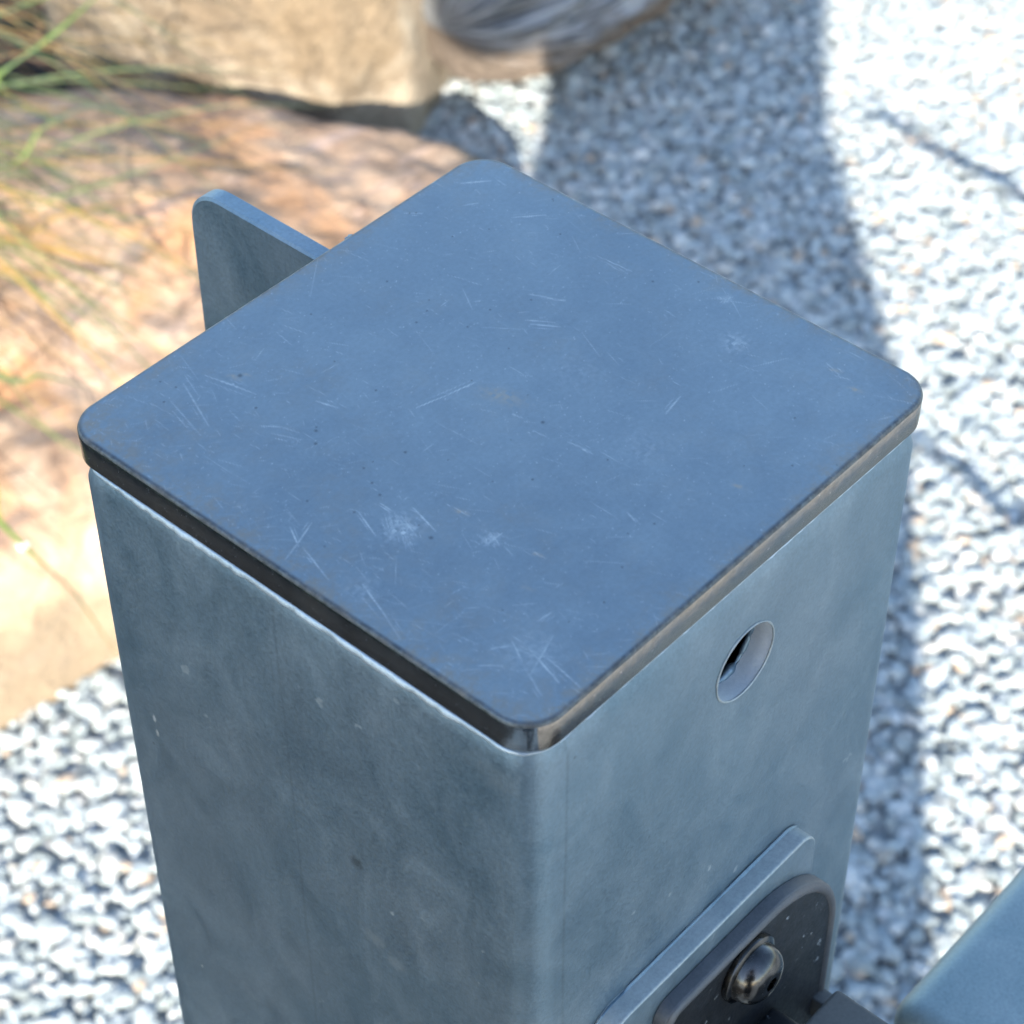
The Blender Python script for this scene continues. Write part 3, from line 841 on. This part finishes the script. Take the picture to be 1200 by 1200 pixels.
# button head bolt: flange, domed head and hex socket
BX, BZ, BY = .0012, 1.0262, -.0860
prof = [(.0106, 0), (.0109, .0008), (.0107, .0019), (.0099, .0024), (.0092, .0025), (.0091, .0036), (.0088, .0052), (.0080, .0068), (.0066, .0081), (.0051, .0088), (.0036, .0091), (.0028, .0092)]
bm = bmesh.new(); loops = []
for r, h in prof:
    loops.append([(BX + r * math.cos(2 * math.pi * k / 48), BY - h, BZ + r * math.sin(2 * math.pi * k / 48)) for k in range(48)])
vs = loft(bm, loops, cap=(True, False))
def hexpt(k, R):
    a = 2 * math.pi * k / 48; s = (a + math.radians(12)) % (math.pi / 3) - math.pi / 6
    rr_ = R * math.cos(math.pi / 6) / math.cos(s); return rr_ * math.cos(a), rr_ * math.sin(a)
prev = vs[-1]
for R, h in ((.0024, .0091), (.0023, .0060)):
    cur = [bm.verts.new((BX + hexpt(k, R)[0], BY - h, BZ + hexpt(k, R)[1])) for k in range(48)]
    for i in range(48): bm.faces.new((prev[i], prev[(i + 1) % 48], cur[(i + 1) % 48], cur[i]))
    prev = cur
bm.faces.new(prev)
bolt = bm_obj('bolt', bm, MAT['bolt'], hinge, smooth=40)

def rbox(x0, x1, y0, y1, z0, z1, r, seg=4):
    bm = bmesh.new(); bmesh.ops.create_cube(bm, size=1)
    for v in bm.verts:
        v.co = Vector((x0 if v.co.x < 0 else x1, y0 if v.co.y < 0 else y1, z0 if v.co.z < 0 else z1))
    bmesh.ops.bevel(bm, geom=list(bm.edges), offset=r, segments=seg, profile=.5, affect='EDGES')
    return bm
bm_obj('hinge_arm', rbox(-.012, .0285, -.165, -.100, .955, 1.0005, .0016), MAT['zinc_brown'] if 'zinc_brown' in MAT else MAT['zinc'], hinge)
bm_obj('hinge_lip', rbox(.0400, .0455, -.092, -.0843, .960, .9690, .0008), MAT['zinc_brown'], hinge)
bm_obj('hinge_pin', rbox(-.004, .020, -.101, -.0843, .955, .988, .003), MAT['black'], hinge)

# ---------------------------------------------------------------- gate leaf (its top rail enters at the lower right)
gate = empty('gate', (.07, -.13, 0), 'grey galvanised steel gate whose rounded top rail shows beside the post at lower right', 'gate')
bm_obj('top_rail', rbox(.0635, 1.15, -.158, -.0985, .892, .9510, .0095, 6), MAT['rail'], gate)
bm_obj('gate_stile', rbox(.0665, .1245, -.157, -.0995, .10, .8915, .006, 4), MAT['rail'], gate)
bm_obj('gate_stile', rbox(1.091, 1.149, -.157, -.0995, .10, .8915, .006, 4), MAT['rail'], gate)
bm_obj('bottom_rail', rbox(.1250, 1.0905, -.156, -.1005, .10, .158, .006, 4), MAT['rail'], gate)
bm_obj('hinge_tongue', rbox(.0286, .0660, -.150, -.112, .900, .945, .003), MAT['zinc'], gate)

# ---------------------------------------------------------------- grasses
def blade_mat(name, c0, c1):
    m = M(name)
    c = m.ramp(m.noise(30, 4, .6), [(.3, c0), (.7, c1)])
    m.col(c).set(Roughness=.5)
    m.b.inputs['Transmission Weight'].default_value = 0
    m.b.inputs['Subsurface Weight'].default_value = 0
    return m.m
MAT['green'] = blade_mat('green_blade', (.085, .135, .022), (.125, .175, .04))
MAT['olive'] = blade_mat('olive_blade', (.12, .155, .04), (.19, .225, .075))
MAT['straw'] = blade_mat('straw_blade', (.30, .165, .035), (.42, .27, .085))
def litter_mat():
    m = M('dead_leaf'); m.col(m.ramp(m.noise(14, 4, .6), [(.3, (.05, .028, .016)), (.6, (.15, .085, .045)), (.75, (.24, .15, .08))])).set(Roughness=.8); return m.m
MAT['litter'] = litter_mat()
MAT['deep'] = blade_mat('dark_leaf', (.02, .04, .015), (.05, .08, .03))  # dark green leaf colour, for the bush added out of view

def bez(pts, n):
    P = [Vector(p) for p in pts]; out = []
    P = [P[0] * 2 - P[1]] + P + [P[-1] * 2 - P[-2]]
    segs = len(P) - 3
    for i in range(n + 1):
        t = i / n * segs; k = min(int(t), segs - 1); u = t - k
        a, b, c, d = P[k:k + 4]
        out.append(.5 * ((2 * b) + (c - a) * u + (2 * a - 5 * b + 4 * c - d) * u * u + (-a + 3 * b - 3 * c + d) * u ** 3))
    return out

def add_blade(bm, pts, width, n=18, tip=True):
    C = bez(pts, n); prev = None
    for i, p in enumerate(C):
        t = (C[min(i + 1, n)] - C[max(i - 1, 0)]).normalized()
        s = t.cross(Vector((0, 0, 1)));
        if s.length < 1e-4: s = Vector((1, 0, 0))
        s.normalize(); u = s.cross(t)
        f = i / n
        wd = width * (.55 + .45 * min(1, f * 5)) * (1 - f ** 4 * .9 if tip else 1)
        cur = [bm.verts.new(p + s * wd / 2), bm.verts.new(p - u * wd * .16), bm.verts.new(p - s * wd / 2), bm.verts.new(p + u * wd * .05)]
        if prev:
            for a in range(4): bm.faces.new((prev[a], prev[(a + 1) % 4], cur[(a + 1) % 4], cur[a]))
        else: bm.faces.new(cur)
        prev = cur
    bm.faces.new(prev[::-1])

tuftA = empty('ornamental_grass', (.40, 1.66, 0), 'clump of long arching green and straw grass leaning over the boulders at upper left', 'grass clump')
rootA = Vector((.40, 1.66, .02))
tuftB = empty('ornamental_grass', (.04, 1.05, 0), 'thin green grass with a small white bud bending in front of the orange boulder, left edge', 'grass clump')
rootB = Vector((.04, 1.05, .02))
HERO = [
 ('green', .0085, [(0.554,1.086,0.500), (0.594,1.067,0.520), (0.627,1.038,0.550), (0.693,1.046,0.560)]),
 ('green', .0065, [(0.733,1.312,0.400), (0.768,1.267,0.420), (0.818,1.254,0.420)]),
 ('olive', .0050, [(0.672,1.256,0.280), (0.737,1.165,0.340), (0.854,1.124,0.330), (0.983,1.090,0.280)]),
 ('olive', .0056, [(0.633,1.191,0.300), (0.664,1.128,0.330), (0.723,1.092,0.340), (0.885,1.104,0.300)]),
 ('straw', .0105, [(0.586,1.123,0.340), (0.602,1.052,0.350), (0.638,1.010,0.330), (0.704,0.984,0.270)]),
 ('straw', .0070, [(0.584,1.131,0.300), (0.606,1.064,0.310), (0.688,1.013,0.250)]),
 ('olive', .0060, [(0.761,1.347,0.300), (0.788,1.274,0.330), (0.861,1.213,0.330), (0.986,1.175,0.280)]),
 ('olive', .0080, [(0.495,1.021,0.300), (0.517,0.970,0.310), (0.566,0.949,0.270)]),
 ('straw', .0060, [(0.605,1.157,0.300), (0.659,1.100,0.330), (0.804,1.064,0.300)]),
 ('olive', .0050, [(0.643,1.193,0.340), (0.703,1.179,0.360), (0.773,1.195,0.340), (0.865,1.202,0.280)]),
]
for mn, wd, pts in HERO:
    first = Vector(pts[0]); mid = rootA.lerp(first, .5); mid.z = first.z * .8 + .05
    bm = bmesh.new(); add_blade(bm, [rootA + Vector((random.uniform(-.03, .03), random.uniform(-.03, .03), 0)), mid] + pts, wd, 34)
    bm_obj('blade', bm, MAT[mn], tuftA, smooth=60)
# finer blades, too many to count
for mn, cnt in (('olive', 85), ('straw', 95), ('green', 40), ('litter', 60)):
    bm = bmesh.new()
    for k in range(cnt):
        r0 = rootA + Vector((random.uniform(-.09, .09), random.uniform(-.09, .09), -.01))
        a = math.radians(random.gauss(-58, 26)); reach = random.uniform(.30, .80)
        h = random.uniform(.22, .46)
        e = r0 + Vector((math.cos(a) * reach, math.sin(a) * reach, random.uniform(.14, .30)))
        m1 = r0.lerp(e, .30); m1.z = h * .8; m2 = r0.lerp(e, .65); m2.z = max(h, e.z + .03)
        add_blade(bm, [r0, m1, m2, e], random.uniform(.0022, .0052), 14)
    tag(bm_obj('foliage', bm, MAT[mn], tuftA, smooth=60), kind='stuff')
ptsH = [(0.329,0.807,0.420), (0.321,0.761,0.420), (0.326,0.730,0.400), (0.342,0.716,0.360), (0.355,0.697,0.300)]
bm = bmesh.new(); add_blade(bm, [rootB, (.17, .92, .26)] + ptsH, .0046, 30)
bm_obj('blade', bm, MAT['green'], tuftB, smooth=60)
def bud_mat():
    m = M('white_bud'); m.col(m.ramp(m.noise(200), [(.3, (.6, .58, .54)), (.7, (.75, .73, .70))])).set(Roughness=.7); return m.m
bm = bmesh.new(); bmesh.ops.create_icosphere(bm, subdivisions=3, radius=1)
for v in bm.verts:
    p = v.co.copy(); v.co = Vector((.3235, .742, .4075)) + Vector((p.x * .0035, p.y * .0042, p.z * .0030)) * (1 + .35 * noise.noise(p * 3))
bm_obj('bud', bm, bud_mat(), tuftB)
bm = bmesh.new()
for k in range(26):
    r0 = rootB + Vector((random.uniform(-.05, .05), random.uniform(-.05, .05), -.01)); a = random.uniform(1.6, 4.7); L_ = random.uniform(.1, .3)
    e = r0 + Vector((math.cos(a) * L_, math.sin(a) * L_, random.uniform(.05, .25)))
    m1 = r0.lerp(e, .4); m1.z = e.z + .08
    add_blade(bm, [r0, m1, e], .0025, 12)
tag(bm_obj('foliage', bm, MAT['olive'], tuftB, smooth=60), kind='stuff')
tuftC = empty('shadow_branches', (1.25, .16, 0), 'bare thin branches added out of view right of the gate to cast thin shadows on the gravel', 'shadow_branches')  # added outside the view, shaped so thin shadows fall across the gravel
for pts, wd in (([(1.25, .16, 0), (1.17, .22, .18), (1.058, .256, .3), (.872, .203, .4), (.765, .165, .455), (.575, .085, .56), (.44, .0, .62)], .011),
                ([(1.22, .13, 0), (1.05, .02, .20), (.85, -.06, .28), (.632, -.018, .3), (.645, .059, .3), (.531, .03, .36)], .011)):
    bm = bmesh.new(); C = bez(pts, 60)
    loops = []
    for i, p in enumerate(C):
        t = (C[min(i + 1, 60)] - C[max(i - 1, 0)]).normalized(); u = t.orthogonal().normalized() if i == 0 else (u - t * u.dot(t)).normalized(); v = t.cross(u)
        r = wd / 2 * (1 + .35 * noise.noise(p * 30))
        loops.append([p + u * r * math.cos(k * 1.0472) + v * r * math.sin(k * 1.0472) for k in range(6)])
    loft(bm, loops); bm_obj('branch', bm, MAT['litter'], tuftC, smooth=60)
bm = bmesh.new()
for k in range(30):
    r0 = Vector((1.25, .16, -.01)) + Vector((random.uniform(-.03, .03), random.uniform(-.03, .03), 0)); a = random.uniform(0, 6.28); L_ = random.uniform(.04, .1)
    e = r0 + Vector((math.cos(a) * L_, math.sin(a) * L_, random.uniform(.02, .08))); m1 = r0.lerp(e, .4); m1.z = e.z + .03
    add_blade(bm, [r0, m1, e], .003, 8)
tag(bm_obj('foliage', bm, MAT['olive'], tuftC, smooth=60), kind='stuff')
# ------------------------------------------------------------ SECTION: surroundings
# ---------------------------------------------------------------- the photographer, whose shadow covers the post
FW = Vector((.7954, .6060, 0)); RT = Vector((.6060, -.7954, 0)); PB = Vector((-.5851, -.4908, 0)) + RT * .028
def PP(r, f, z): return PB + RT * r + FW * f + Vector((0, 0, z))
person = empty('person', PB, 'person in a dark blouse and long flared skirt holding a camera up over the post', 'person')
def flat_mat(name, c0, c1, rough=.8, sc=40):
    m = M(name); m.col(m.ramp(m.noise(sc, 5, .6), [(.3, c0), (.7, c1)])).set(Roughness=rough)
    m.bump(m.noise(sc * 8, 3, .6), .2, .001); return m.m
skin_m = flat_mat('skin', (.36, .22, .15), (.45, .28, .20), .5)
cloth_m = flat_mat('dark_cloth', (.018, .022, .032), (.035, .040, .055))
skirt_m = flat_mat('skirt_cloth', (.022, .026, .035), (.045, .05, .06))
hair_m = flat_mat('hair', (.03, .018, .010), (.07, .04, .02), .5, 120)

J = {}; E_ = []
def joint(k, p, r, parent=None):
    J[k] = (p, r)
    if parent: E_.append((parent, k))
joint('pelvis', PP(0, 0, .95), .13)
joint('waist', PP(0, .0, 1.10), .115, 'pelvis'); joint('chest', PP(0, .02, 1.32), .135, 'waist')
joint('collar', PP(0, .04, 1.47), .085, 'chest'); joint('neck', PP(-.01, .07, 1.56), .052, 'collar')
joint('jaw', PP(-.02, .115, 1.625), .058, 'neck'); joint('head', PP(-.028, .10, 1.70), .086, 'jaw'); joint('crown', PP(-.028, .085, 1.765), .062, 'head')
for s in (-1, 1):
    k = 'L' if s < 0 else 'R'
    joint('hip' + k, PP(s * .10, 0, .90), .088, 'pelvis'); joint('knee' + k, PP(s * .11, .03, .50), .055, 'hip' + k)
    joint('ankle' + k, PP(s * .115, 0, .09), .036, 'knee' + k); joint('toe' + k, PP(s * .13, .16, .03), .028, 'ankle' + k)
    joint('sh' + k, PP(s * .155, .03, 1.455), .058, 'collar'); joint('elbow' + k, PP(s * .215 - (.022 if s < 0 else 0), .12, 1.20 - (.035 if s < 0 else 0)), .046, 'sh' + k)
    joint('wrist' + k, PP(s * .105 - .028, .235, 1.545), .026, 'elbow' + k); joint('palm' + k, PP(s * .082 - .028, .262, 1.592), .024, 'wrist' + k)
    for q in range(4):
        joint('f%d%s' % (q, k), PP(s * (.080) - .028, .285 + q * .006, 1.622 - q * .020), .0095, 'palm' + k)
        joint('g%d%s' % (q, k), PP(s * (.052) - .028, .302 + q * .006, 1.626 - q * .020), .0085, 'f%d%s' % (q, k))
    joint('t0' + k, PP(s * .062 - .028, .245, 1.572), .011, 'palm' + k); joint('t1' + k, PP(s * .040 - .028, .247, 1.575), .0095, 't0' + k)
keys = list(J); me = bpy.data.meshes.new('body')
me.from_pydata([J[k][0] for k in keys], [(keys.index(a), keys.index(b)) for a, b in E_], [])
body = bpy.data.objects.new('body', me); S.collection.objects.link(body)
body.modifiers.new('skin', 'SKIN')
for i, k in enumerate(keys):
    me.skin_vertices[0].data[i].radius = (J[k][1], J[k][1]); me.skin_vertices[0].data[i].use_root = (k == 'pelvis')
ss_ = body.modifiers.new('sub', 'SUBSURF'); ss_.levels = 2; ss_.render_levels = 2
bpy.context.view_layer.update()
me2 = bpy.data.meshes.new_from_object(body.evaluated_get(bpy.context.evaluated_depsgraph_get()))
bpy.data.objects.remove(body)
link('body', me2, skin_m, person, smooth=180)

def ell_loft(name, rows, mat, n=64, fold=0.0):
    """rows: (z, half width, half depth, right offset, forward offset)"""
    bm = bmesh.new(); loops = []
    for z, a, b, r, f in rows:
        L = []
        for k in range(n):
            t = 2 * math.pi * k / n
            m_ = 1 + fold * math.sin(t * 11 + math.sin(t * 3)) * max(0, (1.05 - z))
            L.append(PP(r + a * m_ * math.cos(t), f + b * m_ * math.sin(t), z))
        loops.append(L)
    loft(bm, loops)
    return bm_obj(name, bm, mat, person, smooth=180)
ell_loft('skirt', [(.44, .200, .19, 0, 0), (.60, .212, .185, 0, 0), (.72, .222, .18, 0, 0), (.84, .226, .17, 0, 0), (.93, .206, .155, 0, 0), (1.0, .182, .13, 0, 0), (1.06, .160, .11, 0, 0), (1.10, .150, .105, 0, 0)], skirt_m, fold=.06)
ell_loft('blouse', [(1.06, .162, .115, 0, 0), (1.12, .160, .115, 0, 0), (1.22, .172, .125, 0, .01), (1.34, .188, .135, 0, .02), (1.42, .192, .13, 0, .03), (1.475, .180, .11, 0, .035), (1.515, .140, .085, 0, .045), (1.54, .075, .06, 0, .06)], cloth_m)
for s in (-1, 1):
    bm = bmesh.new()
    pts = [PP(s * .135, .03, 1.46), PP(s * .185, .055, 1.38), PP(s * .212 - (.024 if s < 0 else 0), .12, 1.195 - (.04 if s < 0 else 0)), PP(s * .175 - .01, .165, 1.36), PP(s * .120 - .025, .222, 1.52)]
    C = bez(pts, 24); loops = []
    for i, p in enumerate(C):
        t = (C[min(i + 1, 24)] - C[max(i - 1, 0)]).normalized(); u = t.cross(FW).normalized(); v = u.cross(t)
        f = i / 24; r = (.066 if s < 0 else .058) * (1 - f) + .046 * f
        loops.append([p + u * r * math.cos(2 * math.pi * k / 20) + v * r * math.sin(2 * math.pi * k / 20) for k in range(20)])
    loft(bm, loops); bm_obj('sleeve', bm, cloth_m, person, smooth=180)
    bm = bmesh.new()
    bmesh.ops.create_icosphere(bm, subdivisions=3, radius=1)
    for v in bm.verts:
        q = v.co.copy(); zf = max(-.55, q.z)
        v.co = PP(s * .122 + q.x * .043, .055 + q.y * .13, .035 + zf * .055)
    bm_obj('shoe', bm, hair_m, person, smooth=180)
bm = bmesh.new(); bmesh.ops.create_icosphere(bm, subdivisions=4, radius=1)
for v in bm.verts:
    q = v.co.copy(); d = 1 + .03 * noise.noise(q * 6)
    if q.y > .45: d *= .86
    v.co = PP(-.028 + q.x * .094 * d, .078 + q.y * .105 * d, 1.712 + q.z * .105 * d)
bm_obj('hair', bm, hair_m, person, smooth=180)
for s in (-1, 1):
    bm = bmesh.new(); bmesh.ops.create_uvsphere(bm, u_segments=16, v_segments=10, radius=.011)
    bmesh.ops.translate(bm, verts=bm.verts, vec=PP(-.028 + s * .03, .182, 1.690)); bm_obj('eye', bm, hair_m, person)
bm = bmesh.new(); bmesh.ops.create_cone(bm, cap_ends=True, segments=12, radius1=.014, radius2=.006, depth=.035)
bmesh.ops.translate(bm, verts=bm.verts, vec=PP(-.024, .186, 1.665)); bm_obj('nose', bm, skin_m, person, smooth=180)
bm = bmesh.new(); bmesh.ops.create_icosphere(bm, subdivisions=2, radius=1)
for v in bm.verts: v.co = PP(-.024 + v.co.x * .022, .172 + v.co.y * .008, 1.632 + v.co.z * .007)
bm_obj('mouth', bm, flat_mat('lips', (.35, .12, .10), (.4, .16, .13)), person)

added_bag = empty('shadow_fill_bag', PP(-.21, .05, 1.10), 'unseen dark canvas satchel under the arm of the person, added to fill out the cast shadow', 'added_bag')  # added out of view to fill the shadow between elbow and body
bm = bmesh.new(); loops = []
for k in range(7):
    f = k / 6; r_ = -.268 + f * .135; zc = 1.205 + .045 * f; hz = .085 * (1 - .5 * abs(2 * f - 1) ** 3)
    loops.append([PP(r_ + dx * .004, .05 + dy, zc + dz) for dy, dz, dx in [(p[0], p[1], 0) for p in rrect(.05, hz, .02, 4)]])
loft(bm, loops); bm_obj('pouch', bm, cloth_m, added_bag, smooth=60)
bm = bmesh.new()
C = bez([PP(-.20, .05, 1.28), PP(-.18, .04, 1.40), PP(-.15, .03, 1.52), PP(-.14, -.06, 1.50), PP(-.17, -.09, 1.38), PP(-.20, .0, 1.28)], 30)
loft(bm, [[p + Vector((0, 0, a)) + RT * b for a, b in ((.002, .012), (.002, -.012), (-.002, -.012), (-.002, .012))] for p in C])
bm_obj('strap', bm, hair_m, added_bag, smooth=60)

# the camera in the hands, just behind the viewpoint
VD = Vector((.538132, .480444, -.692522)); VR = Vector((.663498, -.748170, -.003472)); VU = Vector((.519793, .457619, .721388))
VC = Vector((-.322562, -.290809, 1.560646)) - VD * .004
hc = empty('camera', VC - VD * .10, 'black camera with a short zoom lens held up in both hands', 'camera')
bm = bmesh.new()
loft(bm, [[VC - VD * (.085 + d) + VR * x + VU * y for x, y in rrect(.066, .046, .012, 5)] for d in (0, .045)])
bm_obj('camera_body', bm, MAT['black'], hc)
bm = bmesh.new()
loft(bm, [[VC - VD * d + VR * r * math.cos(2 * math.pi * k / 40) + VU * r * math.sin(2 * math.pi * k / 40) for k in range(40)]
          for d, r in ((.084, .034), (.06, .034), (.058, .032), (.02, .032), (.005, .033), (.003, .031))])
bm_obj('lens', bm, MAT['black'], hc)

# ---------------------------------------------------------------- bush added out of view to darken the post's reflections, and leaf litter
def shrub(loc, rx, rz, n, label):
    t = empty('shrub', loc, label, 'shrub')
    rnd = random.Random(5)
    V = []; F = []
    for k in range(n):
        d = Vector((rnd.gauss(0, 1), rnd.gauss(0, 1), rnd.gauss(0, 1))).normalized()
        r = (.55 + .45 * rnd.random() ** .4) * (1 + .22 * noise.noise(d * 2.2 + Vector(loc)))
        p = Vector((loc[0] + d.x * rx * r, loc[1] + d.y * rx * r, rz * .95 + d.z * rz * .9 * r))
        if p.z < .03: continue
        a = Vector((rnd.gauss(0, 1), rnd.gauss(0, 1), rnd.gauss(0, .6))).normalized(); b = a.cross(d).normalized()
        L = rnd.uniform(.03, .055); W = L * .38; i = len(V)
        V += [p - a * L * .5, p + b * W * .5, p + a * L * .5 + d * .006, p - b * W * .5]; F.append((i, i + 1, i + 2, i + 3))
    me = bpy.data.meshes.new('foliage'); me.from_pydata(V, [], F)
    tag(link('foliage', me, MAT['deep'], t, smooth=None), kind='stuff')
    bm = bmesh.new()
    for q in range(5):
        a = q * 1.26; e = Vector((loc[0] + math.cos(a) * rx * .5, loc[1] + math.sin(a) * rx * .5, rz * 1.2)); s0 = Vector((loc[0], loc[1], -.02))
        C = [s0.lerp(e, i / 6) + Vector((0, 0, .05 * math.sin(i))) for i in range(7)]
        loft(bm, [[c_ + Vector((math.cos(k) * (.018 - .002 * i), math.sin(k) * (.018 - .002 * i), 0)) for k in (0, 1.05, 2.1, 3.14, 4.2, 5.2)] for i, c_ in enumerate(C)])
    bm_obj('stem', bm, MAT['litter'], t)
shrub((-1.35, .95, 0), .55, .62, 9000, 'dense dark green bush added out of view left of the post to darken its reflections')
V = []; F = []; rnd = random.Random(3)
for k in range(900):
    x, y = rnd.uniform(.7, 1.6), rnd.uniform(1.2, 2.6)
    if not inside(BED, x, y): continue
    a = rnd.uniform(0, 6.28); L = rnd.uniform(.03, .09); W = L * rnd.uniform(.12, .4); z = rnd.uniform(.014, .04); i = len(V)
    dx, dy = math.cos(a), math.sin(a)
    for f, wf, zf in ((-.5, .1, .004), (-.2, .9, 0), (.15, 1, .002), (.5, .08, .012)):
        c = Vector((x + dx * L * f, y + dy * L * f, z + zf)); o_ = Vector((-dy, dx, .25)) * W * wf * .5
        V += [c - o_, c + o_]
    for q in range(3): F.append((i + q * 2, i + q * 2 + 1, i + q * 2 + 3, i + q * 2 + 2))
me = bpy.data.meshes.new('leaf_litter'); me.from_pydata(V, [], F)
tag(link('leaf_litter', me, MAT['litter'], smooth=None), 'brown dead leaves lying on the dark soil behind the boulders', 'leaf litter', kind='stuff')
